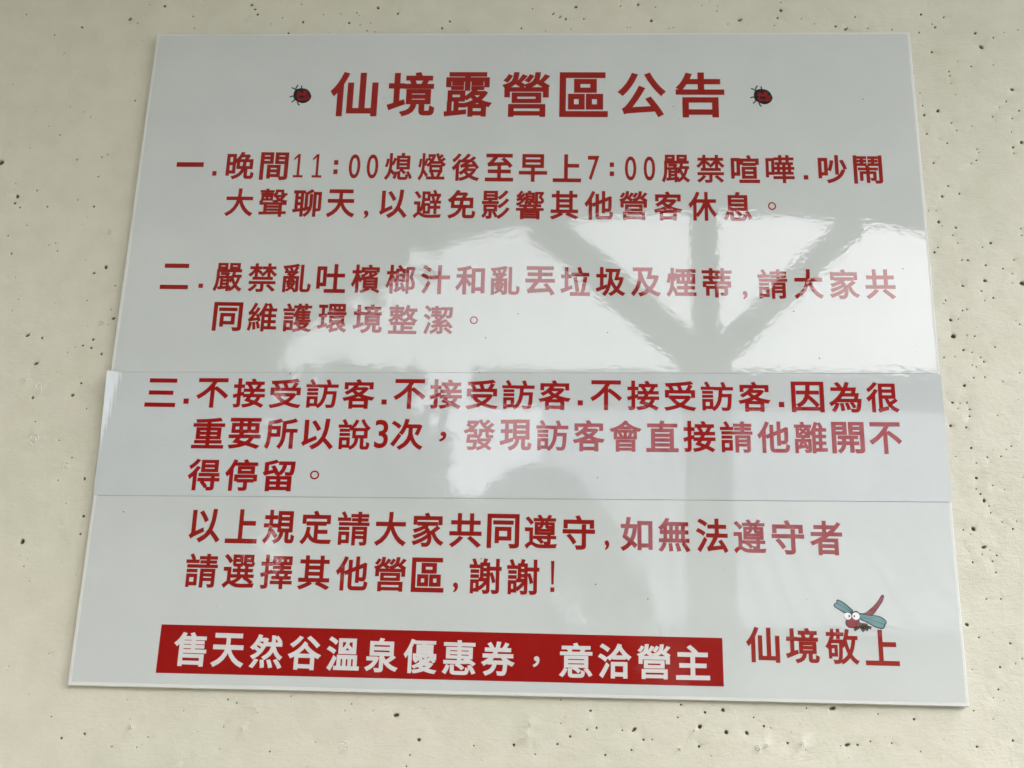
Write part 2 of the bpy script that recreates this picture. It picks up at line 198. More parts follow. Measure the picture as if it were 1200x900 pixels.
t_ = tex(nt, 260, 4, .6, 0, pos(nt)); b_ = N(nt, 'ShaderNodeBump'); b_.inputs['Distance'].default_value = .0003
nt.links.new(t_.outputs['Fac'], b_.inputs['Height']); nt.links.new(b_.outputs[0], p.inputs['Normal'])
M['edge_shadow'], nt, p = mat('edge_shadow', (0.36, 0.38, 0.38), 0.6)  # grey for the painted gap shadow along the strip
M['dirt_shade'], nt, p = mat('speck_dirt_edge_shade', (0.10, 0.10, 0.09), 0.8)  # dirt of the specks, and shade painted on the strip's thin sides

# painted concrete wall: cream paint over cast concrete
M['wall'], nt, p = mat('painted_concrete', (0.62, 0.59, 0.48), 0.42)
v = pos(nt)
big = tex(nt, 4.5, 5, .6, 0.4, v); med = tex(nt, 42, 6, .62, 0.2, v)
r1 = ramp(nt, big.outputs['Fac'], [(.30, (0.65, 0.638, 0.535)), (.52, (0.68, 0.655, 0.56)), (.72, (0.72, 0.67, 0.59))])
r2 = ramp(nt, med.outputs['Fac'], [(.3, (0.93, 0.93, 0.91)), (.6, (1, 1, 1))])
mx = N(nt, 'ShaderNodeMixRGB', blend_type='MULTIPLY'); mx.inputs[0].default_value = 1
nt.links.new(r1.outputs[0], mx.inputs[1]); nt.links.new(r2.outputs[0], mx.inputs[2])
# tiny brown specks of bleeding rust and dirt
vo = tex(nt, 330, 0, 0, 0, v, 'ShaderNodeTexVoronoi'); vo.feature = 'F1'
sel = tex(nt, 330, 0, 0, 0, v, 'ShaderNodeTexVoronoi')
sp = ramp(nt, vo.outputs['Distance'], [(0.0, (1,1,1)), (0.10, (1,1,1)), (0.17, (0,0,0))])
sx = N(nt, 'ShaderNodeSeparateColor'); nt.links.new(sel.outputs['Color'], sx.inputs[0])
th = N(nt, 'ShaderNodeMath', operation='GREATER_THAN'); th.inputs[1].default_value = 0.965
nt.links.new(sx.outputs[0], th.inputs[0])
mu = N(nt, 'ShaderNodeMath', operation='MULTIPLY'); nt.links.new(sp.outputs[0], mu.inputs[0]); nt.links.new(th.outputs[0], mu.inputs[1])
mu2 = N(nt, 'ShaderNodeMath', operation='MULTIPLY'); mu2.inputs[1].default_value = 0.55; nt.links.new(mu.outputs[0], mu2.inputs[0])
mx2 = N(nt, 'ShaderNodeMixRGB'); mx2.inputs[2].default_value = (0.13, 0.10, 0.06, 1)
nt.links.new(mu2.outputs[0], mx2.inputs[0]); nt.links.new(mx.outputs[0], mx2.inputs[1]); nt.links.new(mx2.outputs[0], p.inputs['Base Color'])
g1 = tex(nt, 520, 3, .6, 0, v); g2 = tex(nt, 95, 5, .62, .5, v); g3 = tex(nt, 12, 3, .5, 0, v)
gs = N(nt, 'ShaderNodeMapping'); gs.inputs['Scale'].default_value = (.35, 1, 1); nt.links.new(v, gs.inputs['Vector'])
g4 = tex(nt, 260, 3, .6, 1.5, gs.outputs[0])      # faint sideways brush / trowel lines
prev = None
for tt, dd in ((g3, .0022), (g2, .00042), (g4, .0002), (g1, .00014)):
    b_ = N(nt, 'ShaderNodeBump'); b_.inputs['Distance'].default_value = dd; b_.inputs['Strength'].default_value = 1
    nt.links.new(tt.outputs['Fac'], b_.inputs['Height'])
    if prev: nt.links.new(prev.outputs[0], b_.inputs['Normal'])
    prev = b_
nt.links.new(prev.outputs[0], p.inputs['Normal'])
rr = N(nt, 'ShaderNodeMapRange'); rr.inputs['To Min'].default_value = .30; rr.inputs['To Max'].default_value = .55
nt.links.new(g2.outputs['Fac'], rr.inputs['Value']); nt.links.new(rr.outputs[0], p.inputs['Roughness'])
M['pit'], nt, p = mat('bare_pit', (0.15, 0.13, 0.085), 0.95)
M['rim'], nt, p = mat('thin_paint_rim', (0.54, 0.51, 0.40), 0.55)

M['chip'], nt, p = mat('chipped_paint', (0.70, 0.69, 0.60), 0.22)
def simple(name, c1, c2, scale, rough, bump=0.002):
    m_, nt, p = mat(name, c1, rough)
    t_ = tex(nt, scale, 6, .6, .2, pos(nt)); r_ = ramp(nt, t_.outputs['Fac'], [(.35, c1), (.65, c2)])
    nt.links.new(r_.outputs[0], p.inputs['Base Color'])
    b_ = N(nt, 'ShaderNodeBump'); b_.inputs['Distance'].default_value = bump
    nt.links.new(t_.outputs['Fac'], b_.inputs['Height']); nt.links.new(b_.outputs[0], p.inputs['Normal'])
    return m_
M['ground'] = simple('wet_grass_ground', (.045,.06,.03), (.09,.10,.055), 3.0, .95)
M['apron'] = simple('concrete_apron', (.06,.058,.054), (.09,.087,.08), 5.0, .9)
M['steel'] = simple('grey_steel', (.13,.14,.14), (.17,.18,.18), 14, .55, .0004)
M['roof'] = simple('roof_sheet', (.20,.21,.205), (.26,.265,.26), 6, .7)
M['shed'] = simple('pale_cladding', (.48,.52,.57), (.54,.58,.62), 2.5, .6)
M['shed_roof'] = simple('shed_roof', (.28,.30,.32), (.35,.37,.38), 2.5, .6)
M['leaf'] = simple('leaf_green', (.035,.07,.022), (.075,.12,.04), 1.7, .55)
M['hill'] = simple('wooded_hill', (.04,.07,.03), (.07,.10,.045), .05, .9)
M['bark'] = simple('bark', (.09,.07,.05), (.15,.12,.09), 9, .9, .01)

# ------------------------------------------------------------------ ground
def sheet(name, x0, x1, y0, y1, z, m_):
    return tag(link(name, mesh(name, [(x0,y0,z),(x1,y0,z),(x1,y1,z),(x0,y1,z)], [(0,1,2,3)]), m_), kind='structure')
sheet('ground', -700, 700, -900, 500, 0.0, M['ground'])
sheet('paved_floor', -6, 6, -3.4, -0.001, 0.004, M['apron'])

# ------------------------------------------------------------------ the wall with its blow holes
def build_wall():
    rnd = random.Random(7)
    X0, X1, Z0, Z1 = -0.78, 0.84, -0.60, 0.52
    pts, dep, own = [], [], []
    def add(x, z, d, k): pts.append(Vector((x, z))); dep.append(d); own.append(k)
    feats = []
    for q in PITS:
        x, z, r_ = q[0]/1000, q[1]/1000, q[2]/1000
        feats.append([x, z, max(r_*.70, .00024), 'e' if len(q) > 3 else 'p'])
    for x, z, r_ in BLOBS:        # each chipped patch is a handful of small flakes
        for _ in range(4 if r_ > 3 else 2):
            a_, d_ = rnd.uniform(0, 6.28), rnd.uniform(.15, .75)*r_/1000
            feats.append([x/1000+d_*math.cos(a_), z/1000+d_*math.sin(a_)*1.2, rnd.uniform(.32, .55)*r_/1000, 'b'])
    listed = list(feats)
    def clear(x, z, r_):
        for f in feats:
            if (f[0]-x)**2 + (f[1]-z)**2 < (f[2]*1.9 + r_*1.9 + .0009)**2: return False
        return True
    # clean list: drop any listed pit that overlaps an earlier one
    feats = []
    for f in listed:
        k = 1.0
        while not clear(f[0], f[1], f[2]*k) and k > .45: k -= .15
        if clear(f[0], f[1], f[2]*k): feats.append([f[0], f[1], f[2]*k, f[3]])
    n = 0
    while n < 520:
        x, z = rnd.uniform(X0+.03, X1-.03), rnd.uniform(Z0+.03, Z1-.03)
        if -.297 < x < .297 and -.254 < z < .254: continue
        dens = .22
        if x > .28: dens = 1.0
        if z < -.25 and x > 0: dens = .7
        if z > .25: dens = .6
        if rnd.random() > dens: n += .4; continue
        r_ = rnd.choice((.00018, .0002, .00022, .00022, .00025, .0003, .0004))
        if x < .28: r_ *= .85
        kind = 'p'
        if rnd.random() < (.16 if (z < -.25 and x > -.1) else .03): kind, r_ = 'b', rnd.uniform(.0010, .0022)
        if clear(x, z, r_): feats.append([x, z, r_, kind])
        n += 1
    def rippled(x, z):
        return 0.0006*noise.noise(Vector((x*9, z*9, 3.1))) + 0.00022*noise.noise(Vector((x*45, z*45, 8.0)))
    for k, (x, z, r_, kd) in enumerate(feats):
        ang = rnd.uniform(0, 6.28); el = rnd.uniform(1.0, 1.3)
        if kd == 'e': el, ang = rnd.uniform(1.7, 2.3), rnd.uniform(.2, .8)
        if kd == 'b': el = rnd.uniform(1.1, 1.6)
        nn = 8 if r_ < .0009 else 14
        base = rippled(x, z)
        ph = rnd.uniform(0, 10)
        def ring(f, d, jit):
            for i in range(nn):
                a = 6.28318*i/nn
                rr_ = r_*f*(1 + jit*noise.noise(Vector((math.cos(a)*1.3+ph, math.sin(a)*1.3, ph*2))))
                u, w_ = rr_*el**.5*math.cos(a), rr_/el**.5*math.sin(a)
                xx = x + u*math.cos(ang) - w_*math.sin(ang); zz = z + u*math.sin(ang) + w_*math.cos(ang)
                dd = d + (rippled(xx, zz) if f > 1.2 else base)
                add(xx, zz, dd, (k, f))
        if kd == 'b':           # chipped / lumpy paint: low relief with a sunk side
            h = r_*rnd.uniform(.25, .5)
            ring(1.7, 0, .3); ring(1.22, -h*.45, .9); ring(.95, h*.9, .9); ring(.5, -h*.35, .7); add(x+r_*.1, z, h*.5, (k, 9))
        else:
            dpt = r_*rnd.uniform(1.2, 2.2)
            ring(1.55, 0, .2); ring(1.12, r_*.10, .35); ring(.92, dpt*.55, .35); ring(.55, dpt, .3); add(x, z, dpt*1.08, (k, 0))
    step = .0085
    nx, nz = int((X1-X0)/step), int((Z1-Z0)/step)
    border = []
    cell = {}
    for f in feats: cell.setdefault((int(f[0]//.02), int(f[1]//.02)), []).append(f)
    for i in range(nx+1):
        for j in range(nz+1):
            x, z = X0+(X1-X0)*i/nx, Z0+(Z1-Z0)*j/nz
            edge = i in (0, nx) or j in (0, nz)
            if not edge:
                x += rnd.uniform(-.001, .001); z += rnd.uniform(-.001, .001)
                ci, cj = int(x//.02), int(z//.02); bad = False
                for a in (-1,0,1):
                    for b in (-1,0,1):
                        for f in cell.get((ci+a, cj+b), ()):
                            if (f[0]-x)**2+(f[1]-z)**2 < (f[2]*2.0)**2: bad = True
                if bad: continue
            add(x, z, 0 if edge else rippled(x, z), None)
    v2, e2, f2, ov, oe, of = delaunay_2d_cdt(pts, [], [], 0, 1e-7)
    vs, ow = [], []
    for v_, o_ in zip(v2, ov):
        k = o_[0] if o_ else None
        vs.append((v_[0], dep[k] if k is not None else 0.0, v_[1] + ZC)); ow.append(own[k] if k is not None else None)
    fs, mi = [], []
    for f in f2:
        fs.append(tuple(f))
        os_ = [ow[i] for i in f]
        mt = 0
        if all(o is not None for o in os_) and len({o[0] for o in os_}) == 1 and feats[os_[0][0]][3] != 'b':
            mxf = max(o[1] for o in os_)
            if mxf < 1.0: mt = 1
            elif mxf < 1.2: mt = 2
        elif all(o is not None for o in os_) and len({o[0] for o in os_}) == 1: mt = 3
        mi.append(mt)
    base = len(vs)      # the rest of the wall, plain, around the detailed field
    OX0, OX1, OZ0, OZ1 = -6.0, 6.0, -ZC - .05, 1.75
    vs += [(OX0,0,OZ0+ZC),(OX1,0,OZ0+ZC),(OX1,0,OZ1+ZC),(OX0,0,OZ1+ZC),
           (X0,0,Z0+ZC),(X1,0,Z0+ZC),(X1,0,Z1+ZC),(X0,0,Z1+ZC)]
    b = base
    fs += [(b,b+1,b+5,b+4),(b+1,b+2,b+6,b+5),(b+2,b+3,b+7,b+6),(b+3,b,b+4,b+7)]; mi += [0]*4
    vs += [(OX0,.2,OZ0+ZC),(OX1,.2,OZ0+ZC),(OX1,.2,OZ1+ZC),(OX0,.2,OZ1+ZC)]
    fs += [(b+1,b,b+8,b+9),(b+2,b+1,b+9,b+10),(b+3,b+2,b+10,b+11),(b,b+3,b+11,b+8),(b+8,b+11,b+10,b+9)]; mi += [0]*5
    me = mesh('concrete_wall', vs, fs)
    bm = bmesh.new(); bm.from_mesh(me); bm.normal_update()
    for f in bm.faces:      # front faces must look at -y
        if f.index < len(f2) + 4 and f.normal.y > 0: f.normal_flip()
    bm.to_mesh(me); bm.free()
    o = link('concrete_wall', me, [M['wall'], M['pit'], M['rim'], M['chip']])
    me.polygons.foreach_set('material_index', mi)
    me.polygons.foreach_set('use_smooth', [i < len(f2) and mi[i] != 3 for i in range(len(fs))])
    me.update()
    tag(o, 'cream painted concrete wall full of small dark blow holes behind the notice board', 'wall')
build_wall()

# ------------------------------------------------------------------ the notice board
W, H = 0.600, 0.5140
sign = empty('notice_board', (0, YF, ZC))
tag(sign, 'white glossy notice board with red Chinese camping rules, stuck on the cream wall', 'notice board')
def local(o): return o     # children are modelled in the board's own frame: x right, y into the wall, z up
# foam board core, its corners a little knocked
bm = bmesh.new()
box_bm(bm, -W/2, W/2, 0, .0033, -H/2, H/2)
bmesh.ops.recalc_face_normals(bm, faces=bm.faces)
bmesh.ops.bevel(bm, geom=bm.edges[:], offset=.00035, segments=2, affect='EDGES', profile=.5)
me = bpy.data.meshes.new('backing_board'); bm.to_mesh(me); bm.free()
link('backing_board', me, M['core'], sign)
for sx in (-1, 1):         # foam tape pads that hold it off the wall
    for sz in (-1, 0, 1):
        box('mounting_pad', (sx*.24-.02, sx*.24+.02, .0033, .0052, sz*.2-.012, sz*.2+.012), M['core'], sign)
# printed film, hand cut a little smaller than the board
def film_outline(x0, x1, z0, z1, seed, amp, n=40):
    pts = []
    for i in range(n): pts.append((x0+(x1-x0)*i/n, z0))
    for i in range(n): pts.append((x1, z0+(z1-z0)*i/n))
    for i in range(n): pts.append((x1-(x1-x0)*i/n, z1))
    for i in range(n): pts.append((x0, z1-(z1-z0)*i/n))
    return [(x + amp*noise.noise(Vector((x*14, z*14, seed))), z + amp*noise.noise(Vector((x*14, z*14, seed+9)))) for x, z in pts]
def slab(name, outline, y_front, thick, m_, parent, side=None):
    n = len(outline)
    vs = [(x, y_front, z) for x, z in outline] + [(x, y_front+thick, z) for x, z in outline]
    fs = [tuple(range(n))] + [(i, i+n, (i+1) % n + n, (i+1) % n) for i in range(n)]
    me = mesh(name, vs, fs)
    bm = bmesh.new(); bm.from_mesh(me); bmesh.ops.recalc_face_normals(bm, faces=bm.faces)
    f0 = [f for f in bm.faces if len(f.verts) == n][0]
    if f0.normal.y > 0:
        for f in bm.faces: f.normal_flip()
    bm.to_mesh(me); bm.free()
    o = link(name, me, m_, parent)
    if side is not None:
        me.materials.append(side)
        for p_ in me.polygons:
            if len(p_.vertices) != n: p_.material_index = 1
    return o
slab('printed_film', film_outline(-W/2+.0024, W/2-.0019, -H/2+.0024, H/2-.0016, 2.0, .0006), -.00018, .0002, M['film'], sign)

# the paper strip stuck over the third rule; its left end lifts
Y_STRIP = -.00038
def strip():
    TL, TR, BR, BL = (-.3011, -.03279), (.3006, -.0272), (.3004, -.12029), (-.3001, -.12519)
    nx, nz = 90, 10; vs = []; fs = []
    for i in range(nx+1):
        for j in range(nz+1):
            u = (i/nx)**1.5 if i < nx else 1.0; w_ = j/nz
            x = (TL[0]*(1-w_)+BL[0]*w_)*(1-u) + (TR[0]*(1-w_)+BR[0]*w_)*u
            z = (TL[1]*(1-u)+TR[1]*u)*(1-w_) + (BL[1]*(1-u)+BR[1]*u)*w_
            wid = .0098*max(0.0, 1-w_/.62)          # the bent-back corner tapers downwards
            dx = x + .3011
            y = Y_STRIP
            if dx < wid: y -= (wid-dx)*CURL
            vs.append((x, y, z))
    for i in range(nx):
        for j in range(nz):
            a = i*(nz+1)+j; fs.append((a, a+1, a+nz+2, a+nz+1))
    me = mesh('overlay_strip', vs, fs)
    o = link('overlay_strip', me, [M['strip'], M['dirt_shade']], sign)
    bm = bmesh.new(); bm.from_mesh(me)
    bmesh.ops.recalc_face_normals(bm, faces=bm.faces)
    if sum(f.normal.y for f in bm.faces) > 0:
        for f in bm.faces: f.normal_flip()
    ret = bmesh.ops.extrude_face_region(bm, geom=bm.faces[:] )
    # push the extruded copy back so the strip has a thin edge
    back = [g for g in ret['geom'] if isinstance(g, bmesh.types.BMVert)]
    for v_ in back: v_.co.y += .00014
    bmesh.ops.recalc_face_normals(bm, faces=bm.faces)
    bm.normal_update()
    for f in bm.faces:
        if abs(f.normal.y) < .5: f.material_index = 1  # thin sides coloured dark as edge shadow
    bm.to_mesh(me); bm.free()
    return o
CURL = 0.40
strip_o = strip()
def shadow_line(pa, pb, seed):      # flat dark line painting the gap shadow along the strip's edge
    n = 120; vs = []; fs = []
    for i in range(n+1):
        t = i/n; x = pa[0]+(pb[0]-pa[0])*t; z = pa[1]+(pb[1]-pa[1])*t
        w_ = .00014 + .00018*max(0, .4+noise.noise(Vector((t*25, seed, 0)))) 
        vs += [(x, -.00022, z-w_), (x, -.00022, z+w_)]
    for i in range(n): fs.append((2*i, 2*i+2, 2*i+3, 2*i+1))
    link('edge_shadow', mesh('edge_shadow', vs, fs), M['edge_shadow'], sign)
shadow_line((-.297, -.03279+.0002), (.2985, -.02705+.0002), 1)
shadow_line((-.297, -.1254), (.2985, -.12055), 5)
o = tag(strip_o, 'bluish white strip pasted over the third rule')

# ------------------------------------------------------------------ lettering
# thickness of the pen, in ems, by how crowded the character is
DENSE = set('露營熄燈嚴禁嘩鬧聲避影響亂檳榔蒂請維護環整潔訪說發會離遵選擇謝優惠意敬')
GLY = {}
def pen(ch):
    if ch in '01': return .010
    if ch in '7,，': return .012
    if ch == '3': return .014
    if ch == '。': return 0.0
    if ch in DENSE: return .0205
    return .0245
def glyph(ch):
    """outline of one character from Blender's own font, its pen widened, as (unit-box points, triangles)"""
    if ch in GLY: return GLY[ch]
    c = bpy.data.curves.new('glyph', 'FONT'); c.body = ch; c.resolution_u = 4
    o = bpy.data.objects.new('glyph', c); COL.objects.link(o)
    bpy.context.view_layer.update()
    me = bpy.data.meshes.new_from_object(o.evaluated_get(bpy.context.evaluated_depsgraph_get()))
    bm = bmesh.new(); bm.from_mesh(me); bmesh.ops.remove_doubles(bm, verts=bm.verts[:], dist=1e-5)
    bmesh.ops.triangulate(bm, faces=bm.faces[:]); bm.normal_update()
    pts = [v_.co.to_2d() for v_ in bm.verts]; faces = [[v_.index for v_ in f.verts][::(1 if f.normal.z > 0 else -1)] for f in bm.faces]
    off = pen(ch)
    if off:
        nxt, prv = {}, {}
        for e in bm.edges:
            if len(e.link_faces) != 1: continue
            lp = e.link_loops[0]; a_, b_ = lp.vert.index, lp.link_loop_next.vert.index
            if lp.face.normal.z < 0: a_, b_ = b_, a_
            nxt[a_] = b_; prv[b_] = a_
        def turn(i):
            if i not in nxt or i not in prv: return 0
            d0 = pts[i]-pts[prv[i]]; d1 = pts[nxt[i]]-pts[i]
            if d0.length < 1e-7 or d1.length < 1e-7: return 0
            return max(-2.0, min(2.0, d0.angle_signed(d1, 0)))
        for a_, b_ in list(nxt.items()):
            d = pts[b_]-pts[a_]
            if d.length < 1e-7: continue
            d = d.normalized(); n_ = Vector((d.y, -d.x))      # outwards: the face lies left of its loop
            ea = off*math.tan(min(abs(turn(a_)), 1.75)/2); eb = off*math.tan(min(abs(turn(b_)), 1.75)/2)
            p0, p1 = pts[a_]-d*ea*1.0, pts[b_]+d*eb*1.0
            k = len(pts)
            pts += [pts[a_]-n_*.002, pts[b_]-n_*.002, p1+n_*off, p0+n_*off]
            faces.append([k+3, k+2, k+1, k])
    edges = set()
    for f in faces:
        for i in range(len(f)): edges.add((min(f[i-1], f[i]), max(f[i-1], f[i])))
    v2, e2, f2, ov, oe, of = delaunay_2d_cdt(pts, sorted(edges), [], 0, 1e-6)
    vs = [(v_[0], v_[1]) for v_ in v2]
    cen = np.array([[sum(vs[i][c_] for i in f)/3 for c_ in (0, 1)] for f in f2])
    keep = np.zeros(len(cen), bool)
    for f in faces:        # a triangle is ink when its middle lies in any of the pieces
        q = [pts[i] for i in f]; ins = np.ones(len(cen), bool)
        for i in range(len(q)):
            a_, b_ = q[i-1], q[i]
            ins &= (b_.x-a_.x)*(cen[:, 1]-a_.y) - (b_.y-a_.y)*(cen[:, 0]-a_.x) >= -1e-9
        keep |= ins
    fs = [tuple(f) for f, k in zip(f2, keep) if k and len(f) == 3]
    us = sorted({i for f in fs for i in f}); ix = {o_: n_ for n_, o_ in enumerate(us)}
    vs = [vs[i] for i in us]; fs = [tuple(ix[i] for i in f) for f in fs]
    bm.free(); bpy.data.objects.remove(o); bpy.data.curves.remove(c); bpy.data.meshes.remove(me)
    x0, x1 = min(v_[0] for v_ in vs), max(v_[0] for v_ in vs); y0, y1 = min(v_[1] for v_ in vs), max(v_[1] for v_ in vs)
    vs = [((x-(x0+x1)/2)/(x1-x0), (y-(y0+y1)/2)/(y1-y0)) for x, y in vs]
    GLY[ch] = (vs, fs); return GLY[ch]
def rect(w=1, h=1, cx=0, cy=0): return [(cx-w/2,cy-h/2),(cx+w/2,cy-h/2),(cx+w/2,cy+h/2),(cx-w/2,cy+h/2)]
GLY['.'] = (rect(), [(0,1,2,3)])
GLY['1'] = ([(-.5,-.5),(.5,-.5),(.5,-.40),(-.5,-.40),(-.13,-.40),(.13,-.40),(.13,.5),(-.13,.5),(-.13,.36),(-.5,.22),(-.5,.32),(-.13,.49)], [(0,1,2,3),(4,5,6,7),(8,7,11,10,9)])
GLY['一'] = (rect(), [(0,1,2,3)])
GLY['二'] = (rect(.87,.17,0.02,.415)+rect(1,.17,0,-.415), [(0,1,2,3),(4,5,6,7)])
GLY['三'] = (rect(.90,.15,.03,.425)+rect(.80,.15,0.0,.0)+rect(1,.15,0,-.425), [(0,1,2,3),(4,5,6,7),(8,9,10,11)])
GLY[':'] = (rect(1,.34,0,.33)+rect(1,.34,0,-.33), [(0,1,2,3),(4,5,6,7)])
GLY['!'] = ([(-.34,.5),(.34,.5),(.22,-.26),(-.22,-.26)]+rect(.8,.15,0,-.425), [(0,1,2,3),(4,5,6,7)])
def text_line(key, y, m_, parent):
    vs, fs = [], []
    for s_, x0, z0, x1, z1, w_, h_ in RUNS[key]:
        n = len(s_)
        for i, ch in enumerate(s_):
            t = i/(n-1) if n > 1 else 0
            cx, cz = (x0+(x1-x0)*t)/1000, (z0+(z1-z0)*t)/1000
            gv, gf = glyph(ch); b = len(vs)
            sl = (z1-z0)/(x1-x0) if n > 1 else -.004
            ww = w_
            for gx, gy in gv:
                vs.append((cx + gx*ww/1000, y, cz + gy*h_/1000 + gx*ww/1000*sl))
            fs += [tuple(b+q for q in f) for f in gf]
    me = mesh('text_line', vs, fs)
    bm = bmesh.new(); bm.from_mesh(me); bm.normal_update()
    for f in bm.faces:
        if f.normal.y > 0: f.normal_flip()
    bm.to_mesh(me); bm.free()
    return link('text_line', me, m_, parent)
Y_INK = -.00024
hd = text_line('heading', Y_INK, M['red'], sign); hd.name = 'heading'
for k in ('line1','line2','line3','line4','line8','line9','signature'):
    text_line(k, Y_INK, M['red'], sign)
for k in ('line5','line6','line7'):
    text_line(k, Y_STRIP-.00006, M['strip_red'], strip_o)
bn = slab('red_banner', [(x/1000, z/1000) for x, z in BANNER], Y_INK, .00006, M['banner'], sign)
text_line('banner', Y_INK-.00006, M['paper'], bn)

# ------------------------------------------------------------------ printed insects
def flat(name, polys, y, m_, parent):
    vs, fs = [], []
    for pl in polys:
        b = len(vs); vs += [(x, y, z) for x, z in pl]; fs.append(tuple(range(b, b+len(pl))))
    me = mesh(name, vs, fs)
    bm = bmesh.new(); bm.from_mesh(me); bm.normal_update()
    for f in bm.faces:
        if f.normal.y > 0: f.normal_flip()
    bmesh.ops.triangulate(bm, faces=bm.faces[:])
    bm.to_mesh(me); bm.free()
    return link(name, me, m_, parent)
mm = lambda pts: [(x/1000, z/1000) for x, z in pts]
def smooth(pts, n=3):
    out = []; L = len(pts)
    for i in range(L):
        p0, p1, p2, p3 = (Vector(pts[(i+k) % L]) for k in (-1, 0, 1, 2))
        for j in range(n):
            t = j/n
            out.append(tuple(.5*((2*p1)+(-p0+p2)*t+(2*p0-5*p1+4*p2-p3)*t*t+(-p0+3*p1-3*p2+p3)*t**3)))
    return out
def stroke(pts, w):
    out = []
    for a, b in zip(pts, pts[1:]):
        a, b = Vector(a), Vector(b); d = (b-a).normalized(); n = Vector((-d.y, d.x))*w/2
        out.append([tuple(a+n-d*w*.3), tuple(a-n-d*w*.3), tuple(b-n+d*w*.3), tuple(b+n+d*w*.3)])
    return out
def inset(pts, d):
    c = Vector((sum(p[0] for p in pts)/len(pts), sum(p[1] for p in pts)/len(pts))); out = []
    L = len(pts); area = sum(pts[i][0]*pts[(i+1)%L][1]-pts[(i+1)%L][0]*pts[i][1] for i in range(L))
    for i in range(L):
        a, b = Vector(pts[i-1]), Vector(pts[(i+1) % L]); t = (b-a).normalized(); n = Vector((-t.y, t.x))*(1 if area > 0 else -1)
        out.append(tuple(Vector(pts[i]) + n*d))
    return out
def disc(x, z, r_, n=20, rz=None): return [(x+r_*math.cos(6.2832*i/n), z+(rz or r_)*math.sin(6.2832*i/n)) for i in range(n)]
YB = Y_INK
dg = flat('dragonfly_print', [mm(smooth(DRAGONFLY['head']))], YB-.00004, M['ink_black'], sign)
flat('tail', [mm(smooth(DRAGONFLY['tail']))], YB, M['ink_black'], dg)
flat('tail_fill', [inset(mm(smooth(DRAGONFLY['tail'])), .00055)], YB-.00002, M['ink_crimson'], dg)
for w_ in ('wing_l', 'wing_r'):
    wo_ = flat('wing', [mm(smooth(DRAGONFLY[w_]))], YB-.00006 if w_ == 'wing_r' else YB-.00003, M['ink_black'], dg)
    flat('wing_fill', [mm(smooth(DRAGONFLY[w_+'_fill']))], YB-.00008 if w_ == 'wing_r' else YB-.000036, M['ink_teal'], dg)
def mid(a, b, t=.5): return (a[0]*(1-t)+b[0]*t, a[1]*(1-t)+b[1]*t)
vl = DRAGONFLY['wing_l']; vr = DRAGONFLY['wing_r']
veins = stroke(mm([vl[5], mid(vl[2], vl[9]), mid(vl[0], vl[11])]), .00035)
veins += stroke(mm([vr[6], mid(vr[3], vr[9]), mid(vr[1], vr[11]), mid(vr[0], vr[12])]), .00035)
veins += stroke(mm([mid(vr[2], vr[10], .3), mid(vr[1], vr[11], .25), mid(vr[0], vr[12], .2)]), .00022)
veins += stroke(mm([mid(vr[2], vr[10], .75), mid(vr[1], vr[11], .8)]), .00022)
veins += stroke(mm([mid(vl[2], vl[9], .25), mid(vl[1], vl[10], .3), mid(vl[0], vl[11], .3)]), .00022)
veins += stroke(mm([mid(vl[2], vl[9], .75), mid(vl[1], vl[10], .75)]), .00022)
flat('wing_veins', veins, YB-.0001, M['ink_teal_dark'], dg)
flat('face', [mm(smooth(DRAGONFLY['face']))], YB-.00008, M['ink_crimson'], dg)
for n_, x, z, r_ in CIRCLES:
    if n_.startswith('eye'): flat('eye', [disc(x/1000, z/1000, r_/1000)], YB-.00011, M['ink_white'], dg)
    else: flat('pupil', [disc(x/1000, z/1000, r_/1000)], YB-.00013, M['ink_black'], dg)
lg = []
for l in DLEGS: lg += stroke(mm(l), .0019)
flat('legs', lg, YB-.00003, M['ink_black'], dg)
lg = []
for l in DLEGS: lg += stroke(mm(l), .0007)
flat('legs_fill', lg, YB-.000094, M['ink_brown'], dg)
for n_, (x, z) in enumerate(LADYBIRD_AT):
    sh = lambda pts: [((x+a)/1000, (z+b)/1000) for a, b in pts]
    lb = flat('ladybird_print', [sh(smooth(LADYBIRD['body']))], YB, M['ink_black'], sign)
    flat('shell', [sh(smooth(LADYBIRD['red']))], YB-.00003, M['ink_crimson'], lb)
    flat('spots', [disc((x+a)/1000, (z+b)/1000, w_/1000, 14, h_/1000) for a, b, w_, h_ in LADYBIRD['spots']], YB-.00006, M['ink_black'], lb)
    lg = []
    for l in LADYBIRD['legs']: lg += stroke(sh(l), .0011)
    flat('legs', lg, YB+.00002, M['ink_teal_dark'], lb)
# specks of dirt on the face of the board
rnd = random.Random(3); sp_ = []
for x, z in SPECKS: sp_.append([(x/1000+rnd.uniform(.0004, .0007)*math.cos(a*.9), z/1000+rnd.uniform(.0003, .0006)*math.sin(a*.9)) for a in range(7)])
for _ in range(45):
    x, z, r_ = rnd.uniform(-.29, .29), rnd.uniform(-.25, .25), rnd.uniform(.00012, .0003)
    sp_.append(disc(x, z, r_, 6))
tag(flat('dirt_specks', sp_, Y_STRIP-.0001, M['dirt_shade'], sign), kind='stuff')

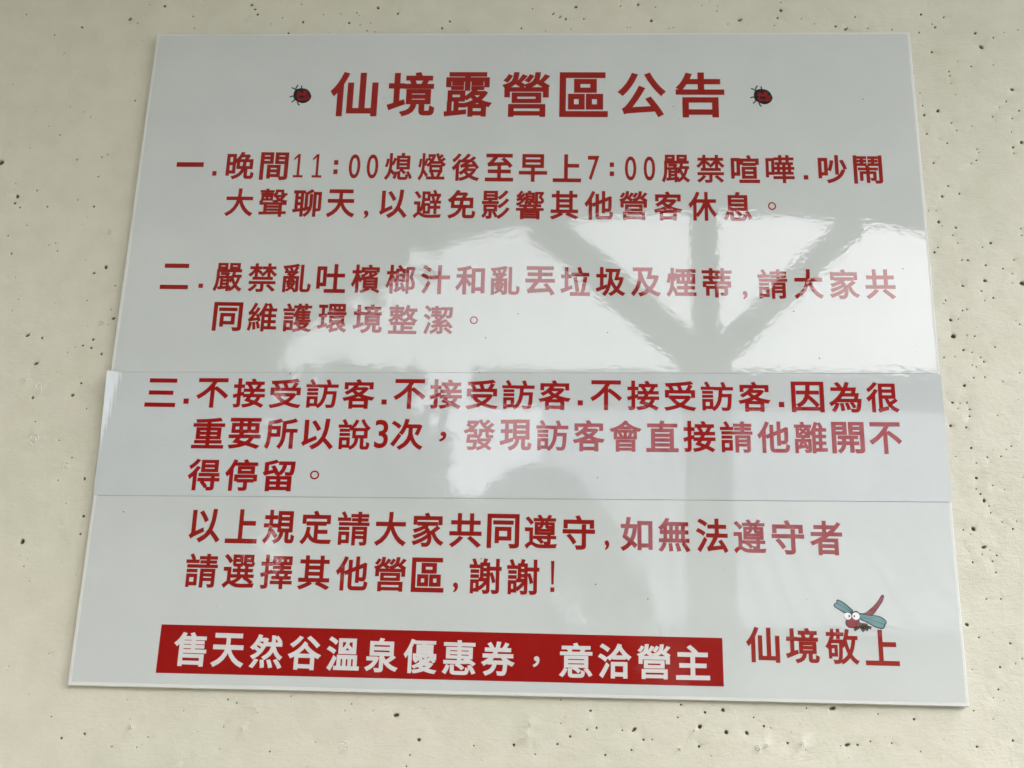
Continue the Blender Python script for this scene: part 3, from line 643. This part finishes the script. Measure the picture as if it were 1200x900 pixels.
# ------------------------------------------------------------------ what the glossy face mirrors, behind the photographer
# porch: flat sheet roof from the wall out to a slightly cambered edge, on a post with spreading braces
D = 2.2; PX = .382
roof = empty('porch_roof', (0, -1.1, 3.0)); tag(roof, 'grey sheet porch roof over the wall with cambered front edge', 'porch roof')
def edge_z(x): return ZC + 1.195 - .125*((x-.40)/.85)**2 if abs(x-.4) < 1.2 else ZC + 1.195 - .125*(1.2/.85)**2 - (abs(x-.4)-1.2)*.10
vs, fs = [], []; nxs = 60
for i in range(nxs+1):
    x = -4.0 + 5.85*i/nxs
    for (y, dz) in ((-D, 0), (0.0, .30), (0.0, .36), (-D, .08)): vs.append((x, y+1.1, edge_z(x)*(1 if y < -1 else 0) + (0 if y < -1 else 3.15) + dz - 3.0))
for i in range(nxs):
    for k in range(4): a = i*4+k; b = i*4+(k+1) % 4; fs.append((a, b, b+4, a+4))
fs += [(0,1,2,3), tuple(nxs*4+k for k in (3,2,1,0))]
me = mesh('roof_sheet', vs, fs); bm = bmesh.new(); bm.from_mesh(me); bmesh.ops.recalc_face_normals(bm, faces=bm.faces); bm.to_mesh(me); bm.free()
link('roof_sheet', me, M['roof'], roof)
post = empty('steel_post', (PX, -D, 0)); tag(post, 'grey steel porch post with three spreading braces', 'post')
zc = ZC
bar('column', (0, 0, 0), (0, 0, zc+.80), .112, .10, M['steel'], post)
bar('brace', (0, 0, zc+.78), (0.005, 0, zc+1.19), .066, .06, M['steel'], post)
bar('brace', (-.01, 0, zc+.77), (-.44, 0, zc+1.17), .082, .06, M['steel'], post)
bar('brace', (.01, 0, zc+.77), (.40, 0, zc+1.17), .066, .06, M['steel'], post)
bar('cross_beam', (-.60, .005, zc+.694), (1.9, .005, zc+.70), .09, .06, M['steel'], post)
box('base_plate', (-.13, .13, -.13, .13, .004, .018), M['steel'], post, .003)

# made-up low hall, its big pale pitched roof giving the lighter mirrored band
hall = empty('added_hall', (2.6, -8.0, 0)); tag(hall, 'low hall added so its big pale ribbed roof brightens the view mirrored in the board', 'hall')
hx0, hx1, ze, zr, dr_ = -2.9, 4.0, 2.75, 6.50, 6.2
vs, fs = [], []; n = int((hx1-hx0)/.20)
prof = ((0, 0), (.13, 0), (.145, .035), (.185, .035))
for i in range(n):
    for px_, pz_ in prof:
        x = hx0 + .20*i + px_
        for t in (0, 1): vs.append((x, -dr_*t, ze + (zr-ze)*t + pz_))
for i in range(n*4-1): fs.append((2*i, 2*i+1, 2*i+3, 2*i+2))
link('roof_sheet', mesh('roof_sheet', vs, fs), M['shed'], hall)
vs2 = [(x, -dr_*2 - y, z) for x, y, z in vs]
link('roof_sheet', mesh('roof_sheet', vs2, [f[::-1] for f in fs]), M['shed'], hall)
box('hall_wall', (hx0+.3, hx1-.3, -12.0, -.4, 0, ze-.02), M['wall'], hall)
bar('ridge_cap', (hx0, -dr_, zr+.05), (hx1, -dr_, zr+.05), .10, .4, M['shed_roof'], hall)
# unseen side wall, added to block sky light from the left
box('added_side_wall', (-1.2, -1.0, -1.6, -.002, 0, 2.98), M['wall'], None, .01)
tag(bpy.data.objects['added_side_wall'], 'unseen cream painted side wall added to shade the left end of the porch', 'wall')
# wooded ridge all round the valley
vs, fs = [], []; n = 120
for i in range(n+1):
    a = -2.9 + 5.8*i/n; rr_ = 260
    e = 38 + 10*noise.noise(Vector((a*1.7, 0, 2))) + 4*noise.noise(Vector((a*7, 0, 5))) + 1.2*noise.noise(Vector((a*40, 0, 5)))
    for k, (r_, h_) in enumerate(((rr_-120, -2), (rr_-60, e*.45), (rr_, e), (rr_+80, e*.9))): vs.append((r_*math.sin(a), -r_*math.cos(a), h_))
for i in range(n):
    for k in range(3): q = i*4+k; fs.append((q, q+1, q+5, q+4))
tag(link('hills', mesh('hills', vs, fs), M['hill']), kind='structure')

# trees on the left
def tree(name, loc, h, rad, seed, label, nleaf=5200, low=.9, sz=(1, 1, 1)):
    rn = random.Random(seed); root = empty(name, loc)
    tag(root, label, 'tree', 'trees mirrored at the left of the board')
    segs = [((0,0,0),(0.03,0,.4*h),.07*rad+.05,.05*rad+.03)]
    for k in range(9):
        a = rn.uniform(0, 6.28); z0 = h*rn.uniform(.25, .6)
        segs.append(((0.03,0,z0),(rad*.65*math.cos(a)*sz[0], rad*.65*math.sin(a), z0+h*rn.uniform(.1,.3)),.04*rad,.012))
    vs, fs = [], []
    for a, b, r0, r1 in segs:
        a, b = Vector(a), Vector(b); d = (b-a).normalized(); u = d.orthogonal().normalized(); w_ = d.cross(u); bs = len(vs)
        for pt, r_ in ((a, r0), (b, r1)):
            for i in range(8):
                t = 6.2832*i/8; vs.append(tuple(pt + (u*math.cos(t)+w_*math.sin(t))*r_))
        for i in range(8): fs.append((bs+i, bs+(i+1)%8, bs+8+(i+1)%8, bs+8+i))
    link('trunk', mesh('trunk', vs, fs), M['bark'], root)
    cl = [(rn.gauss(0,.42)*rad*sz[0], rn.gauss(0,.42)*rad, low + (h-low)*rn.uniform(.06, .92), rn.uniform(.22,.42)*rad) for _ in range(60)]
    vs, fs = [], []
    for i in range(nleaf):
        c = rn.choice(cl); d = Vector((rn.gauss(0,1), rn.gauss(0,1), rn.gauss(0,1))).normalized()*c[3]*rn.uniform(.4, 1.05)
        ctr = Vector(c[:3]) + d; u = Vector((rn.gauss(0,1), rn.gauss(0,1), rn.gauss(0,1))).normalized(); w_ = u.orthogonal().normalized()
        s_ = rn.uniform(.05, .11)*max(1, rad*.6); b = len(vs)
        vs += [tuple(ctr-u*s_), tuple(ctr+w_*s_*.5), tuple(ctr+u*s_), tuple(ctr-w_*s_*.5)]; fs.append((b, b+1, b+2, b+3))
    link('crown', mesh('crown', vs, fs), M['leaf'], root)
for a in TREES: tree(*a)
